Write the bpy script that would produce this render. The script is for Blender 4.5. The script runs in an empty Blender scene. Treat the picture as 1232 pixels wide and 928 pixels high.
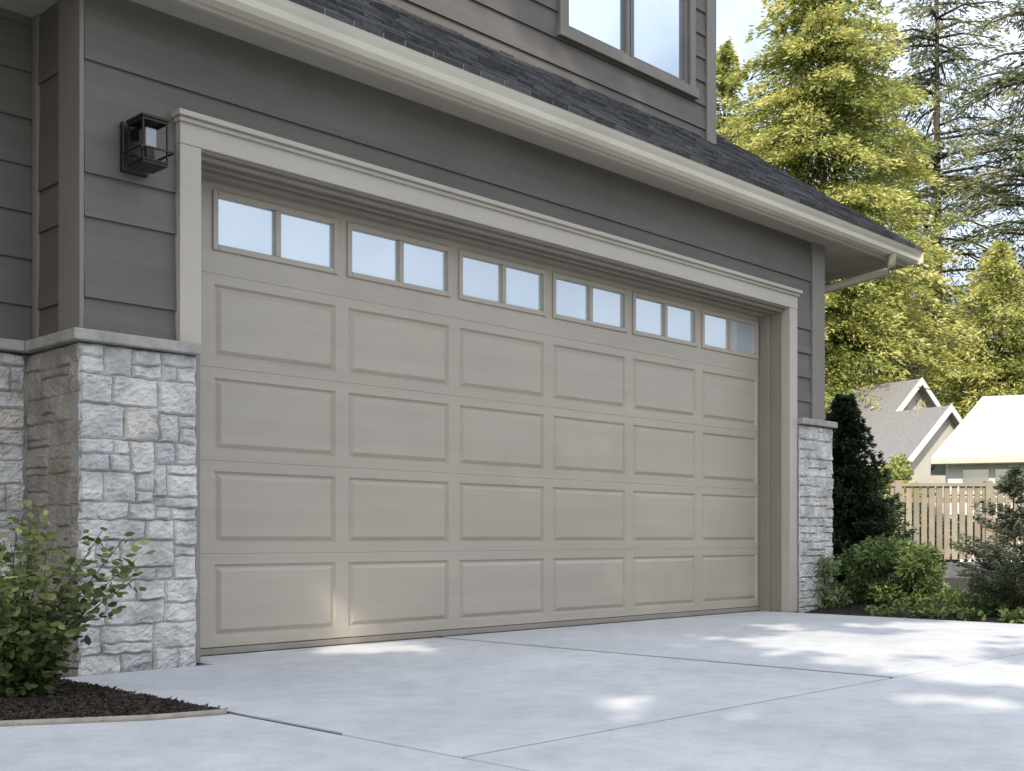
import bpy, bmesh, math, random
import numpy as np
from mathutils import Vector, noise
random.seed(7); rng=np.random.default_rng(11)
SC=bpy.context.scene; COL=SC.collection
A=math.radians(44.25); CA,SA=math.cos(A),math.sin(A); CAMZ=.565; F=1400.
def P(px,Z,py=None):
    lat=(px-616)/F*Z
    z=0 if py is None else CAMZ+(648-py)*Z/F
    return Vector((Z*CA+lat*SA, Z*SA-lat*CA, z))
# ---------------------------------------------------------------- materials
def nt(name):
    m=bpy.data.materials.new(name); m.use_nodes=True; t=m.node_tree; t.nodes.clear()
    o=t.nodes.new('ShaderNodeOutputMaterial'); return m,t,o
def N(t,ty,**k):
    n=t.nodes.new(ty)
    for a,b in k.items():
        if a in n.inputs: n.inputs[a].default_value=b
        else: setattr(n,a,b)
    return n
def ramp(t,stops):
    r=t.nodes.new('ShaderNodeValToRGB'); e=r.color_ramp.elements
    while len(e)<len(stops): e.new(.5)
    for i,(p,c) in enumerate(stops): e[i].position=p; e[i].color=(c[0],c[1],c[2],1)
    return r
def mul(t,a,b):
    m=N(t,'ShaderNodeMix',data_type='RGBA',blend_type='MULTIPLY'); m.inputs[0].default_value=1
    t.links.new(a,m.inputs[6]); t.links.new(b,m.inputs[7]); return m.outputs[2]
def mat(name,c1,c2=None,scale=4,rough=.6,bump=.0,bscale=60,stretch=(1,1,1),spec=.4,metal=0,detail=6,tint=0,bdist=.01,coat=0,tramp=None,weather=0):
    m,t,o=nt(name); L=t.links.new
    p=N(t,'ShaderNodeBsdfPrincipled',Roughness=rough,Metallic=metal)
    p.inputs['Specular IOR Level'].default_value=spec; p.inputs['Coat Weight'].default_value=coat
    tc=N(t,'ShaderNodeTexCoord'); mp=N(t,'ShaderNodeMapping'); mp.inputs['Scale'].default_value=stretch
    L(tc.outputs['Object'],mp.inputs[0])
    n=N(t,'ShaderNodeTexNoise',Scale=scale,Detail=detail,Roughness=.6); L(mp.outputs[0],n.inputs['Vector'])
    r=ramp(t,[(.3,c1),(.7,c2 or c1)]); L(n.outputs[0],r.inputs[0])
    col=r.outputs[0]
    if weather:
        wn=N(t,'ShaderNodeTexNoise',Scale=.9,Detail=6,Roughness=.65); L(tc.outputs['Object'],wn.inputs['Vector'])
        k=1-weather; wr=ramp(t,[(.35,(k,k,k)),(.6,(1,1,1))]); L(wn.outputs[0],wr.inputs[0]); col=mul(t,col,wr.outputs[0])
    if tint or tramp: at=N(t,'ShaderNodeAttribute',attribute_name='tint')
    if tramp:
        tr=ramp(t,tramp); L(at.outputs['Fac'],tr.inputs[0]); col=mul(t,col,tr.outputs[0])
    if tint:
        mr=N(t,'ShaderNodeMapRange'); mr.inputs['To Min'].default_value=1-tint; mr.inputs['To Max'].default_value=1+tint
        L(at.outputs['Fac'],mr.inputs[0])
        vm=N(t,'ShaderNodeVectorMath',operation='SCALE'); L(col,vm.inputs[0]); L(mr.outputs[0],vm.inputs['Scale']); col=vm.outputs[0]
    L(col,p.inputs['Base Color'])
    if bump:
        b=N(t,'ShaderNodeTexNoise',Scale=bscale,Detail=5); L(mp.outputs[0],b.inputs['Vector'])
        bn=N(t,'ShaderNodeBump',Strength=bump,Distance=bdist); L(b.outputs[0],bn.inputs['Height']); L(bn.outputs[0],p.inputs['Normal'])
    L(p.outputs[0],o.inputs[0]); return m
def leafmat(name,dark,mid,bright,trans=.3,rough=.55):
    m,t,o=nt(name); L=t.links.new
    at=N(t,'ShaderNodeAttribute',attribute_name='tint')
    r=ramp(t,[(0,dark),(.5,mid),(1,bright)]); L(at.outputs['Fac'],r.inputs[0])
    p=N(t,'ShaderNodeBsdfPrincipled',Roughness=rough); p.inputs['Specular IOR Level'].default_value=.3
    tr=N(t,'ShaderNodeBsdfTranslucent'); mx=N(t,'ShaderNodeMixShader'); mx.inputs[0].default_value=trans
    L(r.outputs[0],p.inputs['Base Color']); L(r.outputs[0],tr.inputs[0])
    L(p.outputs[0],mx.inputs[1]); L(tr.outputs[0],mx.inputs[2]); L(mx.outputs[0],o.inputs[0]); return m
def concrete_mat():
    m,t,o=nt('concrete'); L=t.links.new
    p=N(t,'ShaderNodeBsdfPrincipled',Roughness=.75); p.inputs['Specular IOR Level'].default_value=.3
    tc=N(t,'ShaderNodeTexCoord')
    a=N(t,'ShaderNodeTexNoise',Scale=.9,Detail=6,Roughness=.62); L(tc.outputs['Object'],a.inputs[0])
    b=N(t,'ShaderNodeTexNoise',Scale=7,Detail=9,Roughness=.72); L(tc.outputs['Object'],b.inputs[0])
    c=N(t,'ShaderNodeTexNoise',Scale=260,Detail=2); L(tc.outputs['Object'],c.inputs[0])
    r1=ramp(t,[(.32,(.50,.505,.52)),(.68,(.63,.635,.645))]); L(a.outputs[0],r1.inputs[0])
    r2=ramp(t,[(.32,(.82,.82,.82)),(.58,(1,1,1))]); L(b.outputs[0],r2.inputs[0])
    r3=ramp(t,[(.3,(.86,.86,.86)),(.6,(1,1,1))]); L(c.outputs[0],r3.inputs[0])
    L(mul(t,mul(t,r1.outputs[0],r2.outputs[0]),r3.outputs[0]),p.inputs['Base Color'])
    bn=N(t,'ShaderNodeBump',Strength=.25,Distance=.003); L(c.outputs[0],bn.inputs['Height']); L(bn.outputs[0],p.inputs['Normal'])
    L(p.outputs[0],o.inputs[0]); return m
M={}
M['concrete']=concrete_mat()
M['door']=mat('door_paint',(.395,.345,.283),(.43,.38,.313),scale=1.5,rough=.34,bump=.28,bscale=38,stretch=(.35,1,7),bdist=.004,detail=3,weather=.09,spec=.5)
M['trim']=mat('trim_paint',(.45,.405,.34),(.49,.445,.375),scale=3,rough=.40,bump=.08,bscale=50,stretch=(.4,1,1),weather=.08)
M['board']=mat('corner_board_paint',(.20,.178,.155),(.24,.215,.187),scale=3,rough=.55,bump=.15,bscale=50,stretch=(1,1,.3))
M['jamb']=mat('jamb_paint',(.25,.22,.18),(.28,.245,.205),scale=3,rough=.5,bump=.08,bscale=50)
M['gutter']=mat('gutter_paint',(.70,.64,.54),(.75,.69,.58),scale=2,rough=.28,spec=.5,weather=.12)
M['spout']=mat('downspout_paint',(.28,.245,.195),(.32,.28,.225),scale=2,rough=.45)
M['soffit']=mat('soffit_paint',(.40,.36,.30),(.44,.395,.335),scale=3,rough=.6)
M['siding']=mat('siding_paint',(.125,.109,.096),(.158,.139,.122),scale=2.5,rough=.55,bump=.25,bscale=45,stretch=(.3,.3,6),bdist=.003,weather=.18)
SR=[(0,(.90,.83,.75)),(.12,(.93,.90,.86)),(.24,(.86,.87,.90)),(.6,(.99,.99,.98)),(1,(1.06,1.06,1.06))]
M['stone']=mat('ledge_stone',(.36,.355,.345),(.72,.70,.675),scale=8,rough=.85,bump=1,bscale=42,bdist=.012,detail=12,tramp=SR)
M['stone_shade']=mat('shade_toned_stone',(.20,.18,.155),(.41,.37,.325),scale=8,rough=.85,bump=1,bscale=42,bdist=.012,detail=12,tramp=SR)  # ledge stone with the side return's shade put into its darker, browner colour
M['mortar']=mat('mortar',(.28,.275,.265),(.38,.37,.36),scale=20,rough=.9,bump=.5,bscale=80)
M['cap']=mat('cap_stone',(.27,.255,.235),(.41,.39,.365),scale=12,rough=.85,bump=.5,bscale=60)
M['shingle']=mat('asphalt_shingle',(.035,.035,.04),(.09,.088,.09),scale=30,rough=.9,bump=.6,bscale=300,tint=.5)
M['bronze']=mat('dark_bronze_metal',(.028,.022,.018),(.045,.036,.03),scale=20,rough=.38,metal=.6,spec=.5)
M['seal']=mat('black_rubber',(.02,.02,.02),(.03,.03,.03),rough=.7)
M['windowframe']=mat('window_vinyl',(.16,.145,.13),(.18,.165,.15),rough=.4)
M['bark']=mat('bark',(.05,.038,.028),(.12,.09,.07),scale=8,rough=.9,bump=.6,bscale=25,stretch=(1,1,.3),bdist=.03)
M['soil']=mat('bark_mulch_soil',(.012,.009,.007),(.045,.032,.025),scale=40,rough=.95,bump=1,bscale=90,bdist=.02)
M['chip']=mat('bark_chip',(.02,.013,.01),(.065,.045,.034),scale=15,rough=.9,tint=.5)
M['grass']=mat('lawn',(.035,.055,.018),(.07,.10,.03),scale=1.2,rough=.9,bump=.8,bscale=60,bdist=.03)
M['edging']=mat('edging_stone',(.25,.22,.18),(.38,.34,.29),scale=20,rough=.85,bump=.4)
M['fence']=mat('fence_paint',(.25,.21,.16),(.33,.28,.215),scale=5,rough=.75,bump=.2,tint=.18)
M['blockwall']=mat('grey_block',(.10,.10,.105),(.16,.16,.165),scale=8,rough=.85,bump=.5)
M['creamwall']=mat('cream_render',(.50,.465,.39),(.56,.52,.44),scale=2,rough=.8,bump=.1)
M['whitewall']=mat('white_paint',(.60,.59,.57),(.68,.67,.65),scale=2,rough=.7)
M['greyroof']=mat('grey_shingle',(.16,.152,.148),(.29,.275,.265),scale=14,rough=.9,bump=.5,bscale=30,stretch=(1,1,3),bdist=.03)
M['paleroof']=mat('pale_metal_roof',(.44,.46,.50),(.53,.55,.58),scale=1.5,rough=.55,bump=.1,weather=.1)
def glassmat(name,c,gl,rough):
    m,t,o=nt(name); p=N(t,'ShaderNodeBsdfPrincipled',Roughness=.4)
    g=N(t,'ShaderNodeBsdfGlossy',Roughness=rough); g.inputs['Color'].default_value=(.86,.93,1,1)
    mx=N(t,'ShaderNodeMixShader'); mx.inputs[0].default_value=gl
    tc=N(t,'ShaderNodeTexCoord'); n=N(t,'ShaderNodeTexNoise',Scale=1.3,Detail=3)
    t.links.new(tc.outputs['Object'],n.inputs[0])
    r=ramp(t,[(.3,[x*.82 for x in c]),(.7,c)]); t.links.new(n.outputs[0],r.inputs[0]); t.links.new(r.outputs[0],p.inputs['Base Color'])
    t.links.new(p.outputs[0],mx.inputs[1]); t.links.new(g.outputs[0],mx.inputs[2]); t.links.new(mx.outputs[0],o.inputs[0]); return m
M['frost']=glassmat('door_window_glass',(.58,.65,.72),.5,.03)
M['winglass']=glassmat('window_glass',(.30,.38,.46),.6,.02)
M['darkglass']=glassmat('dark_glass',(.05,.06,.07),.25,.05)
M['lampglass']=glassmat('lantern_glass',(.10,.09,.08),.2,.1)
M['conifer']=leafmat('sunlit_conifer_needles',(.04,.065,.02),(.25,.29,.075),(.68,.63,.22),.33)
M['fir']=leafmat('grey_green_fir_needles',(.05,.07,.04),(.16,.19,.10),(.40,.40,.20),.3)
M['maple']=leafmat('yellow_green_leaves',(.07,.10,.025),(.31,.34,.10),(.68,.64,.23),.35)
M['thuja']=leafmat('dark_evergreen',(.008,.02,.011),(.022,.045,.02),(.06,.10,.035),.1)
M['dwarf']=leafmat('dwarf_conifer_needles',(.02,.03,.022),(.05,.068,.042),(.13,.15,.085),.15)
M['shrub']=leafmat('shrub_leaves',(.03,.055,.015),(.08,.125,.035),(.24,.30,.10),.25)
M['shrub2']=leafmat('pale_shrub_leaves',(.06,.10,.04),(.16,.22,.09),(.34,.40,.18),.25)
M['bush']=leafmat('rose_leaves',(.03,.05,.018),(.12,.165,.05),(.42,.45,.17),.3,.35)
# ---------------------------------------------------------------- mesh helpers
class MB:
    def __init__(s): s.v=[]; s.f=[]; s.t=[]
    def add(s,vs,fs,tint=.5):
        b=len(s.v); s.v+= [tuple(v) for v in vs]; s.f+=[tuple(b+i for i in f) for f in fs]; s.t+=[tint]*len(fs); return s
    def box(s,x0,x1,y0,y1,z0,z1,tint=.5):
        vs=[(x0,y0,z0),(x1,y0,z0),(x1,y1,z0),(x0,y1,z0),(x0,y0,z1),(x1,y0,z1),(x1,y1,z1),(x0,y1,z1)]
        return s.add(vs,[(0,3,2,1),(4,5,6,7),(0,1,5,4),(1,2,6,5),(2,3,7,6),(3,0,4,7)],tint)
    def obox(s,o,r,d,u0,u1,v0,v1,z0,z1,tint=.5):
        q=lambda u,v,z:(o.x+r.x*u+d.x*v,o.y+r.y*u+d.y*v,z)
        vs=[q(u0,v0,z0),q(u1,v0,z0),q(u1,v1,z0),q(u0,v1,z0),q(u0,v0,z1),q(u1,v0,z1),q(u1,v1,z1),q(u0,v1,z1)]
        return s.add(vs,[(0,3,2,1),(4,5,6,7),(0,1,5,4),(1,2,6,5),(2,3,7,6),(3,0,4,7)],tint)
    def prism_x(s,prof,x0,x1):
        n=len(prof); vs=[(x0,y,z) for y,z in prof]+[(x1,y,z) for y,z in prof]
        return s.add(vs,[(i,(i+1)%n,n+(i+1)%n,n+i) for i in range(n)]+[tuple(range(n))[::-1],tuple(range(n,2*n))])
    def slab(s,poly,z0,z1):
        n=len(poly); vs=[(x,y,z0) for x,y in poly]+[(x,y,z1) for x,y in poly]
        return s.add(vs,[(i,(i+1)%n,n+(i+1)%n,n+i) for i in range(n)]+[tuple(range(n))[::-1],tuple(range(n,2*n))])
    def tube(s,pts,rad,n=6,tint=.5):
        pts=[Vector(p) for p in pts]; b=len(s.v); k=len(pts)
        if not hasattr(rad,'__len__'): rad=[rad]*k
        for i,p in enumerate(pts):
            d=(pts[min(i+1,k-1)]-pts[max(i-1,0)]).normalized()
            a=d.cross(Vector((0,0,1))) if abs(d.z)<.9 else d.cross(Vector((1,0,0))); a.normalize(); c=d.cross(a)
            for j in range(n):
                g=2*math.pi*j/n; s.v.append(tuple(p+(a*math.cos(g)+c*math.sin(g))*rad[i]))
        for i in range(k-1):
            for j in range(n):
                s.f.append((b+i*n+j,b+i*n+(j+1)%n,b+(i+1)*n+(j+1)%n,b+(i+1)*n+j)); s.t.append(tint)
        s.f.append(tuple(b+j for j in range(n))[::-1]); s.f.append(tuple(b+(k-1)*n+j for j in range(n))); s.t+=[tint,tint]
        return s
    def build(s,name,m,parent=None,smooth=False,bevel=0,loc=None):
        me=bpy.data.meshes.new(name); me.from_pydata(s.v,[],s.f); me.update()
        bm=bmesh.new(); bm.from_mesh(me); bmesh.ops.recalc_face_normals(bm,faces=bm.faces); bm.to_mesh(me); bm.free()
        at=me.attributes.new('tint','FLOAT','FACE'); at.data.foreach_set('value',s.t)
        me.materials.append(m)
        if smooth: me.polygons.foreach_set('use_smooth',[True]*len(me.polygons))
        o=bpy.data.objects.new(name,me); COL.objects.link(o)
        if parent: o.parent=parent
        if loc: o.location=loc
        if bevel:
            b=o.modifiers.new('bevel','BEVEL'); b.width=bevel; b.segments=2; b.limit_method='ANGLE'
        return o
def tag(o,label=None,cat=None,group=None,kind=None):
    if label:o['label']=label
    if cat:o['category']=cat
    if group:o['group']=group
    if kind:o['kind']=kind
    return o
def thing(name,label,cat,group=None):
    o=bpy.data.objects.new(name,None); COL.objects.link(o); o.empty_display_size=.2
    return tag(o,label,cat,group)
SH={4:([0,.45,1,.45],[0,.5,0,-.5]),6:([0,.25,.65,1,.65,.25],[0,.42,.42,0,-.42,-.42])}
def unit(a): return a/np.maximum(np.linalg.norm(a,axis=1,keepdims=True),1e-9)
def leafmesh(name,C,D,L,W,T,m,parent,k=4):
    C=np.asarray(C,float); n=len(C); D=unit(np.asarray(D,float)); R=unit(rng.normal(size=(n,3))); S=unit(np.cross(D,R))
    al,ac=SH[k]; L=np.broadcast_to(L,n); W=np.broadcast_to(W,n)
    V=np.empty((n,k,3))
    for i in range(k): V[:,i]=C+D*(L*al[i])[:,None]+S*(W*ac[i])[:,None]
    me=bpy.data.meshes.new(name); me.vertices.add(n*k); me.vertices.foreach_set('co',V.ravel())
    me.loops.add(n*k); me.loops.foreach_set('vertex_index',np.arange(n*k,dtype=np.int32))
    me.polygons.add(n); me.polygons.foreach_set('loop_start',np.arange(0,n*k,k,dtype=np.int32))
    me.update(calc_edges=True)
    at=me.attributes.new('tint','FLOAT','FACE'); at.data.foreach_set('value',np.clip(T,0,1).astype(np.float32))
    me.materials.append(m); o=bpy.data.objects.new(name,me); COL.objects.link(o)
    if parent:o.parent=parent
    return o
# ================================================================= GROUND
g=MB(); g.add([(-300,-300,-.045),(500,-300,-.045),(500,500,-.045),(-300,500,-.045)],[(0,1,2,3)])
tag(g.build('ground',M['grass']),kind='structure')
d=MB()
YJ=2.19
d.slab([(2.067,YJ+.009),(4.455,YJ+.009),(4.455,4.945),(2.81,4.945),(2.81,4.60),(2.085,4.60),(2.085,2.72),(2.067,2.70)],-.04,0)
d.slab([(4.500,YJ+.009),(7.85,YJ+.009),(7.86,4.60),(7.86,4.945),(4.500,4.945)],-.04,0)
d.slab([(2.067,-5),(4.474,-5),(4.474,YJ-.004),(2.067,YJ-.004)],-.04,-.001)
d.slab([(4.482,-5),(7.80,-5),(7.85,YJ-.004),(4.482,YJ-.004)],-.04,0)
tag(d.build('driveway',M['concrete'],bevel=.002),kind='structure')
jf=MB(); jf.box(4.452,4.505,YJ-.02,4.9,-.039,-.005); jf.box(2.06,2.089,-5,4.6,-.0392,-.006); jf.box(2.09,4.451,YJ-.01,YJ+.014,-.0391,-.008); jf.box(4.506,7.85,YJ-.01,YJ+.014,-.0391,-.008); jf.box(4.46,4.49,-5,YJ-.021,-.0391,-.014)
tag(jf.build('driveway_joint',M['seal']),kind='structure')
bededge=[(2.06,3.29),(1.82,3.35),(1.45,3.56),(.9,3.8),(0,3.95),(-3,4.0)]
w=MB(); w.slab([(2.064,-5)]+[(2.064,3.29)]+bededge[1:]+[(-3,-5)],-.04,-.003)
tag(w.build('path',M['concrete'],bevel=.002),kind='structure')
def bedmesh(x0,x1,y0,y1,inside,hz,n,name):
    m=MB(); xs=np.linspace(x0,x1,n); ys=np.linspace(y0,y1,n); vs=[]; fs=[]
    for j in ys:
        for i in xs: vs.append((i,j,hz(i,j)+.010*noise.noise(Vector((i*9,j*9,0)))))
    for a in range(n-1):
        for b in range(n-1):
            if inside((xs[b]+xs[b+1])/2,(ys[a]+ys[a+1])/2): fs.append((a*n+b,a*n+b+1,(a+1)*n+b+1,(a+1)*n+b))
    m.add(vs,fs); return tag(m.build(name,M['soil'],smooth=True),kind='structure')
def edgeY(x):
    for (xa,ya),(xb,yb) in zip(bededge[:-1],bededge[1:]):
        if xb<=x<=xa: return ya+(yb-ya)*(xa-x)/(xa-xb)
    return 3.3
inL=lambda x,y: x<2.07 and y>edgeY(x)+.0
hzL=lambda x,y: .003+.004*min(1,max(0,(y-edgeY(x)))/.5)*min(1,max(0,2.07-x)/.3)
bedmesh(-3,2.07,3.27,5.2,inL,hzL,130,'garden_bed')
inR=lambda x,y: x>7.87 and not(x<8.5 and y>4.7)
hzR=lambda x,y: -.02+.10*min(1,max(0,x-7.87)/1.2)
bedmesh(7.87,14,-4,12,inR,hzR,120,'garden_bed')
def chips(n,sampler,hz,name):
    C=[]
    while len(C)<n:
        x,y=sampler(); C.append((x,y,hz(x,y)+.006))
    C=np.array(C); D=rng.normal(size=(n,3)); D[:,2]*=.2
    return leafmesh(name,C,D,rng.uniform(.008,.024,n),rng.uniform(.005,.011,n),rng.uniform(0,1,n),M['chip'],None)
def sL():
    while 1:
        x,y=random.uniform(0,2.06),random.uniform(3.3,4.66)
        if inL(x,y): return x,y
tag(chips(22000,sL,hzL,'bark_mulch'),'dark bark mulch in the bed left of the driveway','mulch',kind='stuff')
tag(chips(8000,lambda:(random.uniform(7.9,10.5),random.uniform(1,4.65)),hzR,'bark_mulch'),'dark bark mulch in the bed right of the driveway','mulch',kind='stuff')
e=MB(); pts=[Vector((x,y,.002)) for x,y in [(2.05,3.29)]+bededge[1:]]
e.tube(pts,.013,6); tag(e.build('bed_edging',M['edging'],smooth=True),'thin tan edging strip along the mulch bed beside the path','edging')
# ================================================================= HOUSE
H=thing('house','taupe lap sided house with stone piers around its wide garage door','house')
YW=4.74; YD=4.957; XL=2.263; XR=8.42; X0,X1=2.80,7.87; ZS=2.91; YU=5.64; XS=2.766
LN=[1.40,1.588,1.931,2.117,2.596,3.1]
LR=[1.45,1.64,1.83,2.02,2.21,2.596,3.1]
UL=[3.2+.195*i for i in range(20)]
def lap(mb,p0,p1,n,z0,z1,lines,pr=.014):
    cuts=[z0]+[z for z in lines if z0+1e-4<z<z1-1e-4]+[z1]
    for a,b in zip(cuts[:-1],cuts[1:]):
        lo=max([l for l in lines if l<=a+1e-4] or [a]); hi=min([l for l in lines if l>a+1e-4] or [b])
        f=lambda z:.002+pr*(1-(z-lo)/(hi-lo))
        pa,pb=f(a),f(b)
        q=lambda p,o,z:(p[0]+n[0]*o,p[1]+n[1]*o,z)
        vs=[q(p0,pa,a),q(p1,pa,a),q(p1,pb,b),q(p0,pb,b),q(p0,-.02,a),q(p1,-.02,a),q(p1,-.02,b),q(p0,-.02,b)]
        mb.add(vs,[(0,1,2,3),(4,5,1,0),(3,2,6,7),(0,3,7,4),(1,5,6,2)])
fy=(0,-1)
s=MB()
lap(s,(XL,YW),(X0-.105,YW),fy,1.44,2.47,LN)
lap(s,(XL,YW),(8.245,YW),fy,2.47,ZS+.02,LN)
lap(s,(7.985,YW),(8.245,YW),fy,1.5,2.47,LR)
s.box(XL+.02,X0-.05,YW+.02,YW+.25,0,2.35); s.box(X1+.03,XR-.01,YW+.02,9.5,0,2.35); s.box(XL+.02,XR-.01,YW+.02,YW+.25,2.36,3.1)
s.prism_x([(YW+.26,2.36),(9.6,2.36),(9.6,5.8),(8.2,5.6),(YW+.26,3.05)],XR-.2,XR-.012)
s.build('garage_wall',M['siding'],H)
s=MB(); lap(s,(XL,5.22),(XL,4.93),(-1,0),1.44,ZS+.02,LN); lap(s,(-3,5.216),(XL-.002,5.216),fy,1.44,3.4,[1.40+.21*i for i in range(12)])
s.box(-3,XL+.02,5.24,5.4,0,3.4); s.box(XL+.003,XL+.019,YW+.03,5.23,0,3.05)
s.build('recessed_wall',M['siding'],H)
MB().box(XL-.022,XL-.001,YW-.012,4.93,1.44,ZS).build('corner_board',M['board'],H,bevel=.003)
MB().box(8.247,XR+.02,YW-.024,YW+.1,1.5,ZS+.005).build('corner_board',M['board'],H,bevel=.003)
MB().box(XL-.02,XL-.002,5.15,5.199,1.44,ZS).build('corner_board',M['board'],H,bevel=.003)
MB().box(8.10,8.235,YU-.026,YU+.12,3.4,6.3).build('corner_board',M['board'],H,bevel=.003)
s=MB()
WX0,WX1,WZ0,WZ1=6.255,7.927,4.22,5.55
lap(s,(-3,YU),(WX0+.01,YU),fy,3.3,6.3,UL); lap(s,(WX1-.01,YU),(8.11,YU),fy,3.3,6.3,UL)
lap(s,(WX0+.01,YU),(WX1-.01,YU),fy,3.3,WZ0+.01,UL); lap(s,(WX0+.01,YU),(WX1-.01,YU),fy,WZ1-.01,6.3,UL)
s.box(-3,8.21,YU+.1,10,3.2,6.3); s.box(-3,WX0,YU+.021,YU+.099,3.2,6.3); s.box(WX1,8.21,YU+.021,YU+.099,3.2,6.3)
s.build('upper_wall',M['siding'],H)
s=MB(); s.prism_x([(5.25,6.2),(10.4,6.2),(7.8,8.0)],-3.3,8.6); s.build('upper_roof',M['shingle'],H)
wf=MB()
wf.box(WX0,WX0+.075,YU-.035,YU+.02,WZ0,WZ1); wf.box(WX1-.075,WX1,YU-.035,YU+.02,WZ0,WZ1)
wf.box(WX0+.075,WX1-.075,YU-.035,YU+.02,WZ1-.075,WZ1); wf.box(WX0-.02,WX1+.02,YU-.055,YU+.02,WZ0-.03,WZ0+.045)
W=wf.build('window',M['board'],H,bevel=.003)
mf=MB(); a0,a1,b0,b1=WX0+.075,WX1-.075,WZ0+.045,WZ1-.075; xm=(a0+a1)/2
for (l,r) in ((a0,xm-.004),(xm+.004,a1)):
    mf.box(l,l+.045,YU-.012,YU+.05,b0,b1); mf.box(r-.045,r,YU-.012,YU+.05,b0,b1)
    mf.box(l+.045,r-.045,YU-.012,YU+.05,b0,b0+.045); mf.box(l+.045,r-.045,YU-.012,YU+.05,b1-.045,b1)
mf.build('window_frame',M['windowframe'],W,bevel=.003)
for (l,r) in ((a0,xm-.004),(xm+.004,a1)):
    MB().box(l+.045,r-.045,YU+.02,YU+.028,b0+.045,b1-.045).build('window_pane',M['winglass'],W)
def stone(mb,u0,u1,z0,z1,fn,seed,rel=1.):
    R=random.Random(seed); out=[]
    def split(a,b,c,d):
        w,h=b-a,d-c
        if h>.155 or (h>.10 and R.random()<.4 and w<.3):
            k=c+h*R.uniform(.28,.72); split(a,b,c,k); split(a,b,k,d); return
        if w>.30 or (w>.16 and R.random()<.4):
            k=a+w*R.uniform(.28,.72); split(a,k,c,d); split(k,b,c,d); return
        out.append((a,b,c,d))
    z=z0
    while z<z1-.02:
        hh=min(R.uniform(.18,.36),z1-z)
        if z1-z-hh<.1: hh=z1-z
        u=u0
        while u<u1-.01:
            ww=min(R.uniform(.2,.45),u1-u)
            if u1-u-ww<.09: ww=u1-u
            split(u,u+ww,z,z+hh); u+=ww
        z+=hh
    for (a,b,c,d) in out:
        nx,nz=max(5,int((b-a)/.010)),max(5,int((d-c)/.009)); base=R.uniform(.012,.028)*rel; off=R.uniform(0,99); tl=R.uniform(-.05,.05);tz=R.uniform(-.06,.06)
        gp=.0008; vs=[];fs=[]
        for j in range(nz+1):
            for i in range(nx+1):
                fu,fz=i/nx,j/nz
                uu=a+gp+(b-a-2*gp)*fu; zz=c+gp+(d-c-2*gp)*fz
                ed=min(fu*(b-a),(1-fu)*(b-a),fz*(d-c),(1-fz)*(d-c))
                if ed<1e-6: dep=.004
                else:
                    q1=noise.noise(Vector((uu*9,zz*15,off))); q1=math.floor(q1*3.6)/3.6*.7+q1*.3
                    dep=base*min(1,.94+ed/.12)+(fu-.5)*tl*(b-a)+(fz-.5)*tz*(d-c)
                    dep+=rel*(.010*q1+.006*noise.noise(Vector((uu*38,zz*60,off)))+.005*noise.noise(Vector((uu*95,zz*130,off))))
                    dep=max(dep,.005)
                uu+=.009*noise.noise(Vector((uu*18,zz*18,7.3))); zz+=.009*noise.noise(Vector((uu*18,zz*18,3.1)))
                vs.append(fn(uu,zz,dep))
        for j in range(nz):
            for i in range(nx): fs.append((j*(nx+1)+i,j*(nx+1)+i+1,(j+1)*(nx+1)+i+1,(j+1)*(nx+1)+i))
        mb.add(vs,fs,R.uniform(0,1) if R.random()<.5 else R.uniform(.5,.95))
YS=4.69
st=MB(); stone(st,XL-.045,XS,-.03,1.385,lambda u,z,dd:(u,YS-dd,z),3)
st.build('stone_veneer',M['stone'],H)
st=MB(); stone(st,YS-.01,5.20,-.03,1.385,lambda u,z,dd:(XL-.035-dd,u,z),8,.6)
st.build('stone_veneer',M['stone_shade'],H)
st=MB(); stone(st,7.985,8.50,-.03,1.445,lambda u,z,dd:(u,YS-dd,z),5); st.build('stone_veneer',M['stone'],H)
st=MB(); stone(st,0.4,XL-.06,-.03,1.385,lambda u,z,dd:(u,5.195-dd,z),12); st.build('stone_veneer',M['stone'],H)
mo=MB(); mo.box(XL-.043,XS-.003,YS-.001,YW+.02,-.04,1.385); mo.box(XL-.036,XL+.002,YW+.021,5.2,-.04,1.385); mo.build('mortar',M['mortar'],H)
mo=MB(); mo.box(7.99,8.495,YS-.001,YW+.02,-.04,1.445); mo.box(XR-.01,8.495,YW+.021,9.5,-.04,1.44); mo.build('mortar',M['mortar'],H)
MB().box(-3,XL-.039,5.193,5.239,-.04,1.385).build('mortar',M['mortar'],H)
cp=MB(); cp.box(XL-.085,XS+.004,YS-.05,YW+.0,1.39,1.438); cp.box(XL-.085,XL+.001,YW+.001,5.12,1.39,1.438); cp.build('stone_cap',M['cap'],H,bevel=.006)
MB().box(7.984,8.52,YS-.045,YW+.3,1.45,1.498).build('stone_cap',M['cap'],H,bevel=.006)
cp=MB(); cp.box(-3,XL-.086,5.12,5.215,1.39,1.437); cp.box(XL-.085,XL-.001,5.121,5.214,1.39,1.438); cp.build('stone_cap',M['cap'],H,bevel=.004)
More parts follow.
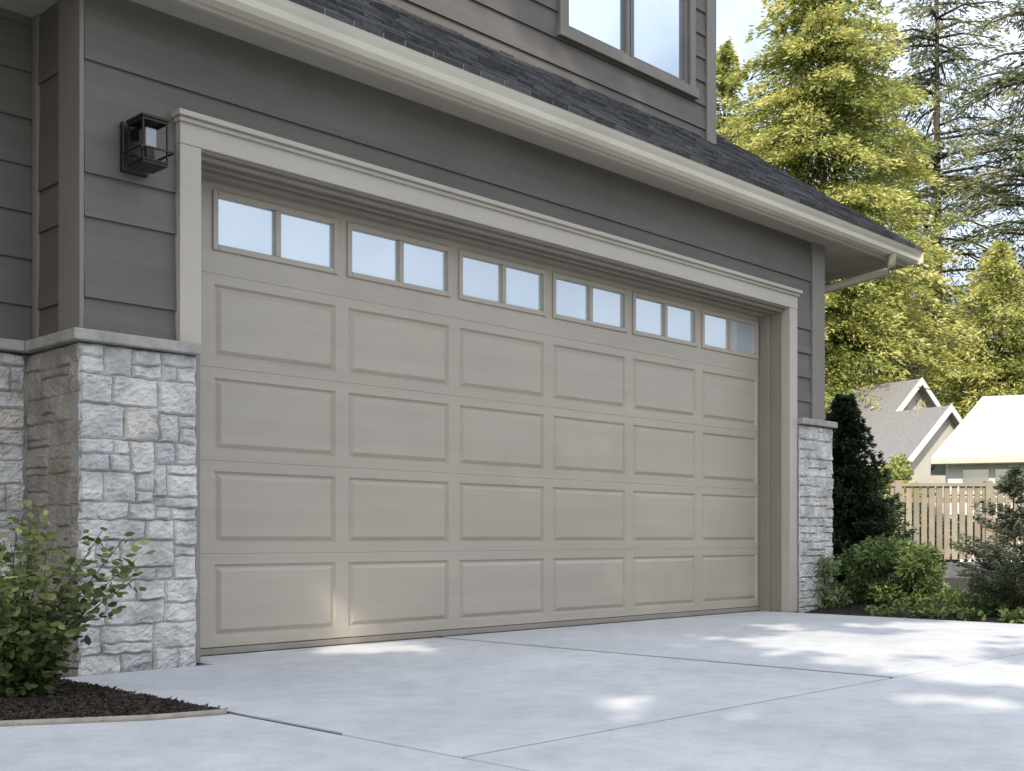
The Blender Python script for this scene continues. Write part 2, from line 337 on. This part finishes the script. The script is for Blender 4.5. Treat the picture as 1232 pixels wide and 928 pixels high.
# casing + jambs
c=MB(); c.box(X0-.108,X0,4.695,YW+.03,1.439,2.335); c.box(X1,X1+.112,4.695,YW+.03,.0,2.335)
c.box(X0-.108,X1+.112,4.693,YW+.03,2.336,2.452); c.box(X0-.13,X1+.135,4.660,YW+.03,2.453,2.478); c.box(X0-.118,X1+.122,4.678,YW+.0,2.432,2.4525)
c.build('door_casing',M['trim'],H,bevel=.003)
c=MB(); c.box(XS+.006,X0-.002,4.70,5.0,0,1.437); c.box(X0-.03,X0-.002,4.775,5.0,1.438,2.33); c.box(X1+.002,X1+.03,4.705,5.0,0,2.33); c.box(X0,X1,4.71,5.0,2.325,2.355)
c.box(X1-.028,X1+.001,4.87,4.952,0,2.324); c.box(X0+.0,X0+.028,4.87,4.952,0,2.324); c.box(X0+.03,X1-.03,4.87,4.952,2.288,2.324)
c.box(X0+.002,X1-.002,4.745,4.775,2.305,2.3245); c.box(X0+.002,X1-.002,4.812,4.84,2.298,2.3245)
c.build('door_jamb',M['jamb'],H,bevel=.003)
# eaves
g=MB()
XE=9.47; XW=-3
prof=[(4.497,3.015),(4.497,2.895),(4.435,2.895),(4.41,2.915),(4.403,2.945),(4.385,2.965),(4.372,2.985),(4.372,3.012),(4.38,3.012),(4.384,2.99),(4.41,2.96),(4.49,2.945),(4.49,3.015)]
g.prism_x(prof,XW,XE); g.box(XE,XE+.004,4.372,4.497,2.893,3.014)
g.build('gutter',M['gutter'],H)
g=MB(); g.box(XW,XE-.02,4.499,4.525,2.872,3.05); g.build('fascia',M['trim'],H,bevel=.002)
g=MB(); g.box(XW,XL-.0,4.526,5.215,2.91,2.93); g.box(XL,XR+.02,4.526,YW-.005,2.91,2.93); g.box(XR+.021,XE-.05,4.526,8.6,2.91,2.93); g.box(XE-.049,XE-.02,4.526,8.6,2.872,3.1)
g.build('soffit',M['soffit'],H)
mR=.71
zr=lambda y:3.02+mR*(y-4.4)
r=MB(); r.prism_x([(4.40,zr(4.40)-.015),(YU+.05,zr(YU+.05)-.015),(YU+.05,zr(YU+.05)-.09),(4.49,zr(4.49)-.06)],XW,8.2)
r.prism_x([(4.40,zr(4.40)-.015),(8.8,zr(8.8)-.015),(8.8,zr(8.8)-.15),(4.53,zr(4.53)-.1)],8.2,XE-.02)
y=4.37; R=random.Random(4)
while y<8.7:
    x=XW if y<YU+.02 else 8.2; x+=R.uniform(0,.2)
    dy=.14*.815
    while x<XE:
        wd=R.uniform(.12,.26); xe=min(x+wd,XE+.01); th=.012+R.choice([0,.006,.010]); y2=y+dy+.03
        vs=[(x,y,zr(y)+th),(xe,y,zr(y)+th),(xe,y2,zr(y2)),(x,y2,zr(y2)),(x,y,zr(y)-.014),(xe,y,zr(y)-.014),(xe,y2,zr(y2)-.012),(x,y2,zr(y2)-.012)]
        r.add(vs,[(0,1,2,3),(4,5,1,0),(0,3,7,4),(1,5,6,2)],R.uniform(0,1)); x=xe+.004
    y+=dy
r.build('roof',M['shingle'],H)
ds=MB()
pp=[(9.02,4.43,2.90),(9.02,4.44,2.80),(9.00,4.47,2.76),(8.62,4.86,2.60),(8.50,4.95,2.54),(8.49,4.96,2.44),(8.49,4.96,.05)]
ds.tube(pp,.036,8); ds.build('downspout',M['spout'],H,smooth=True)
# ---- garage door
zb0=.0375; hp=.452; px0=3.026; pp_=.8128; pw=.728
GD=MB().box(X0+.012,X1-.002,YD+.03,YD+.045,.02,2.318).build('garage_door',M['door'],H)
cols=[(px0+i*pp_,px0+i*pp_+pw) for i in range(6)]
def section(zb,zt,p0,p1,win=False):
    m=MB(); xs=[X0+.006]+[v for c_ in cols for v in c_]+[X1-.003]; a,b=zb+.003,zt-.003
    def q(x0,x1,z0,z1): m.add([(x0,YD,z0),(x1,YD,z0),(x1,YD,z1),(x0,YD,z1)],[(0,1,2,3)])
    for i in range(len(xs)-1):
        q(xs[i],xs[i+1],a,p0); q(xs[i],xs[i+1],p1,b)
        if i%2==0: q(xs[i],xs[i+1],p0,p1)
        elif not win:
            rg=[(0,0),(.011,.012),(.016,.012),(.036,-.002)]
            vs=[];fs=[]
            for ins,dp in rg:
                vs+=[(xs[i]+ins,YD+dp,p0+ins),(xs[i+1]-ins,YD+dp,p0+ins),(xs[i+1]-ins,YD+dp,p1-ins),(xs[i]+ins,YD+dp,p1-ins)]
            for k in range(3):
                for j in range(4): fs.append((k*4+j,k*4+(j+1)%4,k*4+4+(j+1)%4,k*4+4+j))
            fs.append((12,13,14,15)); m.add(vs,fs)
    X_,Y_=xs[0],xs[-1]
    m.add([(X_,YD,b),(Y_,YD,b),(Y_,YD+.0022,zt-.0001),(X_,YD+.0022,zt-.0001),(X_,YD+.03,zt-.0001),(Y_,YD+.03,zt-.0001)],[(0,1,2,3),(3,2,5,4)])
    m.add([(X_,YD,a),(Y_,YD,a),(Y_,YD+.0022,zb+.0001),(X_,YD+.0022,zb+.0001),(X_,YD+.03,zb+.0001),(Y_,YD+.03,zb+.0001)],[(1,0,3,2),(2,3,4,5)])
    return m.build('door_section',M['door'],GD)
for i in range(4): section(zb0+hp*i,zb0+hp*(i+1),.087+hp*i,.44+hp*i)
section(zb0+hp*4,2.32,1.972,2.238,True)
for (l,r_) in cols:
    f=MB(); a,b=1.972,2.238; y0,y1=YD-.012,YD+.03; t=.017
    f.box(l-.012,l+t,y0,y1,a-.012,b+.012); f.box(r_-t,r_+.012,y0,y1,a-.012,b+.012); f.box(l+t,r_-t,y0,y1,a-.012,a+t); f.box(l+t,r_-t,y0,y1,b-t,b+.012)
    xm=(l+r_)/2; f.box(xm-.016,xm+.016,y0+.003,y1,a+t,b-t)
    f.build('window_frame',M['door'],GD,bevel=.004)
    for (u,v) in ((l+t,xm-.016),(xm+.016,r_-t)):
        MB().box(u,v,YD+.012,YD+.02,a+t,b-t).build('window_pane',M['frost'],GD)
MB().box(X0+.01,X1-.005,YD-.004,YD+.03,.002,.034).build('bottom_seal',M['jamb'],GD,bevel=.004)
# ---- lantern
Ln=thing('wall_lantern','open dark bronze cage lantern on the siding left of the garage door','lamp'); lx,lz,ly=2.482,2.25,YW-.012
MB().box(lx-.062,lx+.062,ly-.03,ly,lz-.10,lz+.115).build('backplate',M['bronze'],Ln,bevel=.005)
ya,yb=ly-.20,ly-.065; hx=.06
f=MB(); f.box(lx-.02,lx+.02,yb+.001,ly-.03,lz+.05,lz+.085); f.build('arm',M['bronze'],Ln)
f=MB(); b_=.007
for zc in (lz-.085,lz+.085):
    f.box(lx-hx,lx+hx,ya,ya+b_,zc,zc+b_); f.box(lx-hx,lx+hx,yb-b_,yb,zc,zc+b_)
    f.box(lx-hx,lx-hx+b_,ya+b_,yb-b_,zc,zc+b_); f.box(lx+hx-b_,lx+hx,ya+b_,yb-b_,zc,zc+b_)
for sx in (lx-hx+.001,lx+hx-b_-.001):
    for sy in (ya+.001,yb-b_-.001): f.box(sx,sx+b_,sy,sy+b_,lz-.0849,lz+.094)
o2=.02
f.box(lx-hx-o2,lx+hx+o2,ya-o2,ya-o2+b_,lz-.04,lz-.04+b_); f.box(lx-hx-o2,lx+hx+o2,yb,yb+b_,lz-.04,lz-.04+b_)
f.box(lx-hx-o2,lx-hx-o2+b_,ya-o2+b_,yb,lz-.04,lz-.04+b_); f.box(lx+hx+o2-b_,lx+hx+o2,ya-o2+b_,yb,lz-.04,lz-.04+b_)
f.box(lx-.018,lx+.018,ya+.045,yb-.045,lz-.08,lz-.02)
f.build('frame',M['bronze'],Ln)
MB().box(lx-hx-.004,lx+hx+.004,ya-.004,yb+.004,lz+.095,lz+.108).build('top_cap',M['bronze'],Ln,bevel=.003)
MB().box(lx-hx+.002,lx+hx-.002,ya+.002,yb-.002,lz-.098,lz-.0855).build('base_plate',M['bronze'],Ln,bevel=.002)
MB().box(lx-.026,lx+.026,ya+.038,yb-.038,lz-.018,lz+.07).build('glass_shade',M['lampglass'],Ln,bevel=.006)
# ================================================================= PLANTS
def conifer(name,label,base,Ht,Rf,nb,z0,m,L=.24,W=.07,dens=22,droop=.35,up=.15,tr=.2,cat='tree',group=None,sticks=False,tb=.5,seed=1,spread=.32,step=.16,sc=1,var=0.):
    global rng
    rng=np.random.default_rng(seed); T=thing(name,label,cat,group); T.location=base; T.scale=(sc,sc,sc)
    Cs=[];Ds=[];Ts=[];Ls=[]; st_=MB()
    st_.tube([(0,0,-.1),(0.02,0,Ht*.3),(0,0.02,Ht*.7),(0,0,Ht*.98)],[tr,tr*.75,tr*.35,.02 if Ht>3 else .003],8)
    for b in range(nb):
        t=rng.random()**1.15; z=z0+t*(Ht-z0)*.985; Lb=Rf(Ht-z)*rng.uniform(.62,1.15); az=rng.uniform(0,2*math.pi); ub=up+rng.normal(0,var); db=droop*rng.uniform(1-var,1+2*var)
        o=np.array([math.cos(az),math.sin(az),0]); sd=np.array([-o[1],o[0],0])
        ns=max(3,int(Lb/step)); ss=np.linspace(.12,1,ns); n=ns*dens
        s_=np.repeat(ss,dens)+rng.normal(0,.03,n); w=spread*Lb*(1.15-s_*.8)
        lat=rng.uniform(-1,1,n)*w
        pos=o*(Lb*s_)[:,None]+sd*lat[:,None]; pos[:,2]+=z+ub*Lb*s_-db*Lb*s_**2-.3*np.abs(lat)*droop+rng.normal(0,.05+var*.35,n)*(1 if Ht>3 else .3)
        dr=o*.8+sd*(np.sign(lat)*.55)[:,None]+rng.normal(0,.3+var,(n,3)); dr[:,2]-=droop*.8
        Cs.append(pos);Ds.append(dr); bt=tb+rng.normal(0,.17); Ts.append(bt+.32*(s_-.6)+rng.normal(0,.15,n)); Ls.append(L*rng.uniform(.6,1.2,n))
        if sticks:
            q=[tuple(o*Lb*s2+np.array([0,0,z+ub*Lb*s2-db*Lb*s2*s2])) for s2 in (0,.35,.7,.95)]
            k0=.05 if Ht>3 else .005
            st_.tube(q,[k0,k0*.7,k0*.4,k0*.15],4)
    C=np.concatenate(Cs)
    leafmesh('crown',C,np.concatenate(Ds),np.concatenate(Ls),W,np.concatenate(Ts),m,T)
    st_.build('trunk',M['bark'],T,smooth=True); return T
def broad(name,label,base,cz,rx,rz,ncl,nl,m,L=.2,W=.14,clr=.5,cat='tree',group=None,tr=.12,seed=1,tb=.5,k=4,stems=1):
    global rng
    rng=np.random.default_rng(seed); T=thing(name,label,cat,group); T.location=base; Cs=[];Ds=[];Ts=[]; sm=MB()
    for i in range(ncl):
        v=rng.normal(size=3); v/=np.linalg.norm(v); rr=rng.uniform(.35,1)**.5; c=np.array([v[0]*rx*rr,v[1]*rx*rr,cz+v[2]*rz*rr])
        n=nl; off=rng.normal(size=(n,3)); off=unit(off)*(rng.random((n,1))**.4)*clr*rng.uniform(.6,1.2); off[:,2]*=.7
        Cs.append(c+off); d=off*1.0+rng.normal(0,.4*clr,(n,3)); d[:,2]-=.15*clr; Ds.append(d)
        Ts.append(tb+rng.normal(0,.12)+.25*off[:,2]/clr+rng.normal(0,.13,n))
        if i%2==0:
            a=(c[0]*.1,c[1]*.1,max(0,cz-rz)*.8); sm.tube([a,(c[0]*.5,c[1]*.5,(a[2]+c[2])*.5),tuple(c)],[tr*.4,tr*.25,tr*.08],5)
    sm.tube([(0,0,-.08),(0,0,max(.05,(cz-rz)*.85)),(0,0,cz+rz*.4)],[tr,tr*.7,tr*.2],7)
    C=np.concatenate(Cs); C[:,2]=np.maximum(C[:,2],.02)
    leafmesh('crown',C,np.concatenate(Ds),L*rng.uniform(.6,1.2,len(C)),W,np.concatenate(Ts),m,T,k)
    sm.build('trunk' if cat=='tree' else 'stem',M['bark'],T,smooth=True); return T
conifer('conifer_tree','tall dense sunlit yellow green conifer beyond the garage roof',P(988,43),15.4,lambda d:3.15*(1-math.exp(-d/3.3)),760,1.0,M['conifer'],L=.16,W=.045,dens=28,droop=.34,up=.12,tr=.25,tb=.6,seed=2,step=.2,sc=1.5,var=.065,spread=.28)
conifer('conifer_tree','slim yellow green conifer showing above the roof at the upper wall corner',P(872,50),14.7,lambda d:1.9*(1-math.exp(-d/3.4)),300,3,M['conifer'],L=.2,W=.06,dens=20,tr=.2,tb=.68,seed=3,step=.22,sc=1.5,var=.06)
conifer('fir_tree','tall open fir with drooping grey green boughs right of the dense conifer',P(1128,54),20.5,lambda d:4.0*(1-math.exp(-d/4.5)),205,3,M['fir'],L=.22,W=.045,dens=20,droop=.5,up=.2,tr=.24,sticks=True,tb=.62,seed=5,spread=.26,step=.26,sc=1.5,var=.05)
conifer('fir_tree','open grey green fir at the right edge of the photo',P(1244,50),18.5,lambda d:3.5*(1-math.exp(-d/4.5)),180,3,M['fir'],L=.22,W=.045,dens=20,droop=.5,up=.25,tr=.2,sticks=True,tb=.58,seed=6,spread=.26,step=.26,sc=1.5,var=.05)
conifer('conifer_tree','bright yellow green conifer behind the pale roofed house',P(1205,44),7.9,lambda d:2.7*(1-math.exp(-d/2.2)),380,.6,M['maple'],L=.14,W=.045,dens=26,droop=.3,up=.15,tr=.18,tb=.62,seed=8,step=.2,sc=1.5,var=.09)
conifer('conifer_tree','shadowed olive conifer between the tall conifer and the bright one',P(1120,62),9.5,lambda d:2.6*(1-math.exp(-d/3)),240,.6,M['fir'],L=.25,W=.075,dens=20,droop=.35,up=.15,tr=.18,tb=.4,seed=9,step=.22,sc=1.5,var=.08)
broad('leafy_bush','yellow green bush between the fence and the grey roofed house',P(1088,21.5),1.55,.45,.5,16,220,M['maple'],L=.08,W=.05,clr=.26,cat='bush',tr=.05,seed=10,tb=.45)
conifer('evergreen_shrub','dark cone shaped evergreen beside the right stone pier',P(1016,11.5),1.98,lambda d:.04+.32*d,560,.05,M['thuja'],L=.055,W=.016,dens=26,droop=.0,up=.5,tr=.04,cat='shrub',tb=.5,seed=12,spread=.3,step=.06)
broad('round_shrub','rounded green shrub in front of the dark evergreen',P(1078,9.3),.30,.40,.25,60,230,M['shrub'],L=.05,W=.018,clr=.12,cat='shrub',tr=.02,seed=13,tb=.5)
broad('round_shrub','small pale leaved shrub at the foot of the right stone pier',P(992,9.25),.22,.14,.2,18,90,M['shrub2'],L=.045,W=.022,clr=.1,cat='shrub',tr=.012,seed=14,tb=.6)
conifer('dwarf_conifer','open feathery dwarf conifer in the bed at the right edge',P(1222,8.2),1.06,lambda d:.46*(1-math.exp(-d/.5)),115,.03,M['dwarf'],L=.045,W=.010,dens=24,droop=.1,up=.5,tr=.016,cat='shrub',tb=.65,seed=15,spread=.2,step=.045,sticks=True)
rng=np.random.default_rng(33); n=7500
gx=rng.uniform(7.9,9.2,n); gy=rng.uniform(1.9,4.1,n); keep=np.array([noise.noise(Vector((a*2.4,b*2.4,3)))>-.18 for a,b in zip(gx,gy)]); gx,gy=gx[keep],gy[keep]; n=len(gx)
C=np.stack([gx,gy,np.array([hzR(a,b) for a,b in zip(gx,gy)])+rng.uniform(0,.08,n)],1); D=rng.normal(size=(n,3)); D[:,2]=abs(D[:,2])*.6
tag(leafmesh('ground_cover',C,D,rng.uniform(.03,.06,n),.022,rng.uniform(.2,1,n),M['shrub'],None,6),'low green ground cover along the right edge of the driveway','ground cover',kind='stuff')
# foreground broadleaf bush
rng=np.random.default_rng(21); B=thing('leafy_bush','leafy green rose like bush in the mulch bed at the left edge','bush'); bb=P(30,4.1); B.location=(bb.x,bb.y,.01)
sm=MB(); Cs=[];Ds=[];Ts=[]
for i in range(80):
    az=rng.uniform(0,6.28); ln=rng.uniform(.22,.68) if i%3 else rng.uniform(.12,.3); lean=rng.uniform(.1,.85); q=[]
    for s_ in np.linspace(0,1,9):
        r_=lean*ln*(s_**1.2)*.82; q.append(np.array([math.cos(az)*r_+.035*math.sin(3*s_+i),math.sin(az)*r_,ln*s_*(1-.3*lean*s_)]))
    sm.tube([tuple(x) for x in q],list(np.linspace(.004,.0012,9)),5)
    for j in range(1,9):
        for k_ in range(int(rng.integers(5,10))):
            c=q[j]+rng.normal(0,.027,3); dd=rng.normal(size=3); dd[2]=abs(dd[2])*.3
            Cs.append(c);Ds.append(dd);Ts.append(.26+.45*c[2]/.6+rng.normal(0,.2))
Cs=np.array(Cs); Cs[:,2]=np.maximum(Cs[:,2],.01)
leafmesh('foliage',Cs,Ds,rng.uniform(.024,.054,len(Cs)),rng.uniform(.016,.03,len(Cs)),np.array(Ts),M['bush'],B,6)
sm.build('stem',M['bark'],B)
# unseen tree front left, crown shaped to cast the shade and leave sun patches
S=Vector((-.70,-.42,.58)).normalized(); Sn=np.array(S)
rng=np.random.default_rng(5); n=46000; K=int(n*.42)
tg=np.empty((n,3)); tg[:K]=np.stack([rng.uniform(-1.5,9.3,K),np.full(K,4.6),rng.uniform(0,6.4,K)],1); tg[K:]=np.stack([rng.uniform(-2,8.4,n-K),rng.uniform(-2.8,4.7,n-K),np.zeros(n-K)],1)
tt=rng.uniform(19,23,n); C=tg+Sn*tt[:,None]
gp=C-Sn*((C[:,2])/Sn[2])[:,None]
wp=C-Sn*((C[:,1]-5.6)/Sn[1])[:,None]
keep=np.ones(n,bool)
wob=np.array([noise.noise(Vector((a*2.2,b*2.2,1)))+.6*noise.noise(Vector((a*6,b*6,4))) for a,b in gp[:,:2]])
for (cx,cy,rx,ry) in [(6.2,3.05,1.3,.98),(4.75,1.45,1.0,.85),(3.1,2.34,.27,.38),(5.15,2.45,.6,.85),(7.4,2.7,1.1,1.0),(3.85,4.68,.48,.42)]:
    dd=((gp[:,0]-cx)/rx)**2+((gp[:,1]-cy)/ry)**2; keep&=~((dd<np.minimum(1.5,1+1.6*wob)))
wob2=np.array([noise.noise(Vector((a*3,b*3,9))) for a,b in wp[:,[0,2]]])
dd=((wp[:,0]-4.9)/1.8)**2+((wp[:,2]-3.95)/.55)**2; keep&=~(dd<1+1.3*wob2)
C=C[keep]; n=len(C)
T=thing('shade_tree','very tall leafy tree out of view that shades the house front','tree')
leafmesh('crown',C,rng.normal(size=(n,3)),rng.uniform(.15,.28,n),.17,rng.uniform(0,1,n),M['maple'],T)
c0=C.mean(0); tm=MB(); tm.tube([(c0[0]-1,c0[1]-1,-.1),(c0[0]-.8,c0[1]-.8,c0[2]*.5),(c0[0],c0[1],c0[2])],[.35,.28,.12],10)
for i in range(8):
    q=C[rng.integers(n)]; tm.tube([(c0[0]-.4,c0[1]-.4,c0[2]*.8),tuple((c0+q)/2),tuple(q)],[.10,.05,.02],5)
tm.build('trunk',M['bark'],T,smooth=True)
# ================================================================= BEYOND
r=Vector((SA,-CA,0)); dv=Vector((CA,SA,0))
FZ=18.; fo=P(616,FZ); u0,u1=(1072-616)/F*FZ,(1290-616)/F*FZ; zb=.20; zt=1.40
fe=thing('picket_fence','tan vertical board fence on the low grey wall right of the house','fence')
pk=MB(); u=u0
while u<u1: pk.obox(fo,r,dv,u,u+.085,0,.02,zb+.04,zt-.03,random.random()); u+=.118
pk.build('picket_panel',M['fence'],fe)
MB().obox(fo,r,dv,u0,u1,-.035,.05,zt-.03,zt+.02).build('top_rail',M['fence'],fe)
MB().obox(fo,r,dv,u0,u1,.021,.06,zt-.28,zt-.2).build('rail',M['fence'],fe); MB().obox(fo,r,dv,u0,u1,.021,.06,zb+.12,zb+.2).build('rail',M['fence'],fe)
for k in range(3):
    uu=u0+.05+k*1.4; MB().obox(fo,r,dv,uu,uu+.11,-.05,.07,zb,zt+.06).build('post',M['fence'],fe,bevel=.01)
lw=MB().obox(fo,r,dv,u0-1.5,u1+2,-.25,.3,-.05,zb-.005).build('low_wall',M['blockwall'],bevel=.02)
tag(lw,'low dark grey block wall under the tan fence','wall')
broad('leafy_bush','dark green bush behind the left end of the fence',P(1110,20.5),.7,1.5,.5,40,240,M['thuja'],L=.09,W=.05,clr=.28,cat='bush',tr=.05,seed=41,tb=.6)
def gable(T,o,ang,w,l,he,hr,rm,wm,ov=.35,hip=0,th=.12,bb=None):
    rr=Vector((math.cos(ang),math.sin(ang),0)); dd=Vector((-math.sin(ang),math.cos(ang),0))
    q=lambda u,v,z: tuple(o+rr*u+dd*v+Vector((0,0,z)))
    m=MB(); h=w/2
    m.add([q(-h,0,-.1),q(h,0,-.1),q(h,l,-.1),q(-h,l,-.1),q(-h,0,he),q(h,0,he),q(h,l,he),q(-h,l,he)],[(0,1,5,4),(1,2,6,5),(2,3,7,6),(3,0,4,7)])
    if not hip: m.add([q(-h,0,he),q(h,0,he),q(0,0,hr-.05),q(-h,l,he),q(h,l,he),q(0,l,hr-.05)],[(0,1,2),(3,5,4)])
    m.build('wall',wm,T)
    k=(hr-he)/h; ze=he-ov*k; m=MB(); hh=h+ov; a,b=-ov,l+ov; ra,rb=(a+hip,b-hip)
    vs=[q(-hh,a,ze),q(hh,a,ze),q(hh,b,ze),q(-hh,b,ze),q(0,ra,hr),q(0,rb,hr)]
    vs+= [ (x,y,z-th) for x,y,z in vs]
    fs=[(0,4,5,3),(1,2,5,4),(6,9,11,10),(7,10,11,8)]
    if hip: fs+=[(0,1,4),(3,5,2)]
    fs+=[(0,6,10,4),(1,4,10,7)] if not hip else []
    if not hip: fs+=[(3,5,11,9),(2,8,11,5)]
    fs+=[(0,3,9,6),(1,7,8,2)]
    m.add(vs,fs); m.build('roof',rm,T)
    for sx in (-1,1):
        m=MB()
        m.add([q(sx*hh,a,ze+.0),q(sx*hh,b,ze+.0),q(sx*hh,b,ze-.18),q(sx*hh,a,ze-.18),q(sx*(hh+.1),a,ze+.0),q(sx*(hh+.1),b,ze+.0),q(sx*(hh+.1),b,ze-.16),q(sx*(hh+.1),a,ze-.16)],[(0,1,2,3),(4,5,6,7),(0,1,5,4),(3,2,6,7),(0,3,7,4),(1,2,6,5)])
        m.build('gutter',M['creamwall'],T)
    if not hip:
        m=MB()
        for sx in (-1,1):
            m.add([q(sx*hh,a-.04,ze+.03),q(0,a-.04,hr+.03),q(0,a-.04,hr-.2),q(sx*hh,a-.04,ze-.2),q(sx*hh,a-.005,ze+.03),q(0,a-.005,hr+.03),q(0,a-.005,hr-.2),q(sx*hh,a-.005,ze-.2)],[(0,1,2,3),(4,7,6,5),(0,4,5,1),(3,2,6,7),(0,3,7,4)])
        m.build('bargeboard',M['whitewall'],T)
    return q
an=math.atan2(r.y,r.x)
hA=thing('neighbour_house','cream gabled house with brown grey shingle roof beyond the fence','house')
q=gable(hA,P(1098,38),an+math.radians(32),4.8,8,3.5,5.75,M['greyroof'],M['creamwall'])
gable(hA,P(1134,35.5),an+math.radians(32),3.4,2.2,3.1,4.6,M['greyroof'],M['creamwall'],ov=.3)
m=MB(); m.add([q(-.5,-.03,2.2),q(.5,-.03,2.2),q(.5,-.03,3.3),q(-.5,-.03,3.3)],[(0,1,2,3)]); m.build('window',M['darkglass'],hA)
hB=thing('neighbour_house','low white house with pale grey roof at the right edge','house')
angB=an+math.radians(90-19.7); uB=Vector((math.cos(angB),math.sin(angB),0)); vB=Vector((-math.sin(angB),math.cos(angB),0))
lB,ovB,wB=9.0,.4,4.4; corner=P(1120,29.); oB=corner+uB*(wB/2+ovB)-vB*(lB+ovB)
q2=gable(hB,oB,angB,wB,lB,2.85,4.35,M['paleroof'],M['whitewall'],hip=1.3,ov=ovB)
h_=wB/2
for k in range(8):
    v1=lB-.35-k*.75; v0=v1-.6
    m=MB(); m.obox(oB,uB,vB,-h_-.03,-h_+.02,v0,v1,1.78,2.28); m.build('window',M['darkglass'],hB)
m=MB(); m.obox(oB,uB,vB,-h_-.06,-h_+.01,lB-6.8,lB+.02,1.66,1.75); m.obox(oB,uB,vB,-h_-.05,-h_+.01,lB-6.8,lB+.02,2.31,2.36)
m.build('window_trim',M['creamwall'],hB)
cb=MB(); pa,pb=P(1105,37,466),P(1330,30,470); pts=[pa.lerp(pb,t)-Vector((0,0,.5*t*(1-t)*4*.5)) for t in np.linspace(0,1,12)]
cb.tube(pts,.015,5); tag(cb.build('utility_cable',M['seal']),'thin overhead cable running over the neighbouring roofs','cable')
# ================================================================= LIGHT, SKY, CAMERA
el=math.asin(S.z); rot=math.atan2(S.x,S.y)
wd=bpy.data.worlds.new('World'); SC.world=wd; wd.use_nodes=True; t=wd.node_tree; t.nodes.clear()
L=t.links.new
o=t.nodes.new('ShaderNodeOutputWorld'); bg=t.nodes.new('ShaderNodeBackground'); bg.inputs[1].default_value=.15
sk=t.nodes.new('ShaderNodeTexSky'); sk.sky_type='NISHITA'; sk.sun_disc=False; sk.sun_elevation=el; sk.sun_rotation=rot; sk.dust_density=1.5; sk.air_density=1.0
tc=t.nodes.new('ShaderNodeTexCoord'); nz=N(t,'ShaderNodeTexNoise',Scale=2.8,Detail=7,Roughness=.55); L(tc.outputs['Generated'],nz.inputs[0])
cr=ramp(t,[(.40,(.34,.34,.34)),(.64,(1,1,1))]); L(nz.outputs[0],cr.inputs[0])
sp=t.nodes.new('ShaderNodeSeparateXYZ'); L(tc.outputs['Generated'],sp.inputs[0])
mr=t.nodes.new('ShaderNodeMapRange'); mr.inputs[1].default_value=.12; mr.inputs[2].default_value=.55; mr.inputs[3].default_value=5.8; mr.inputs[4].default_value=15.5; L(sp.outputs['Z'],mr.inputs[0])
vm=t.nodes.new('ShaderNodeVectorMath'); vm.operation='SCALE'; vm.inputs[0].default_value=(.93,1.0,1.11); L(mr.outputs[0],vm.inputs['Scale'])
mx=t.nodes.new('ShaderNodeMix'); mx.data_type='RGBA'; L(cr.outputs[0],mx.inputs[0]); L(sk.outputs[0],mx.inputs[6]); L(vm.outputs[0],mx.inputs[7])
L(mx.outputs[2],bg.inputs[0]); L(bg.outputs[0],o.inputs[0])
sl=bpy.data.lights.new('sun','SUN'); sl.energy=5.0; sl.angle=math.radians(.3); sl.color=(1,.91,.76)
so=bpy.data.objects.new('sun',sl); COL.objects.link(so); so.rotation_euler=S.to_track_quat('Z','Y').to_euler()
cd=bpy.data.cameras.new('camera'); cam=bpy.data.objects.new('camera',cd); COL.objects.link(cam)
cam.location=(0,0,CAMZ); cam.rotation_euler=(math.pi/2,0,A-math.pi/2); cd.sensor_width=36; cd.lens=36*F/1232; cd.shift_y=184/1232; cd.clip_end=1500; cd.clip_start=.05
SC.camera=cam
SC.view_settings.view_transform='Standard'; SC.view_settings.look='None'; SC.view_settings.exposure=0
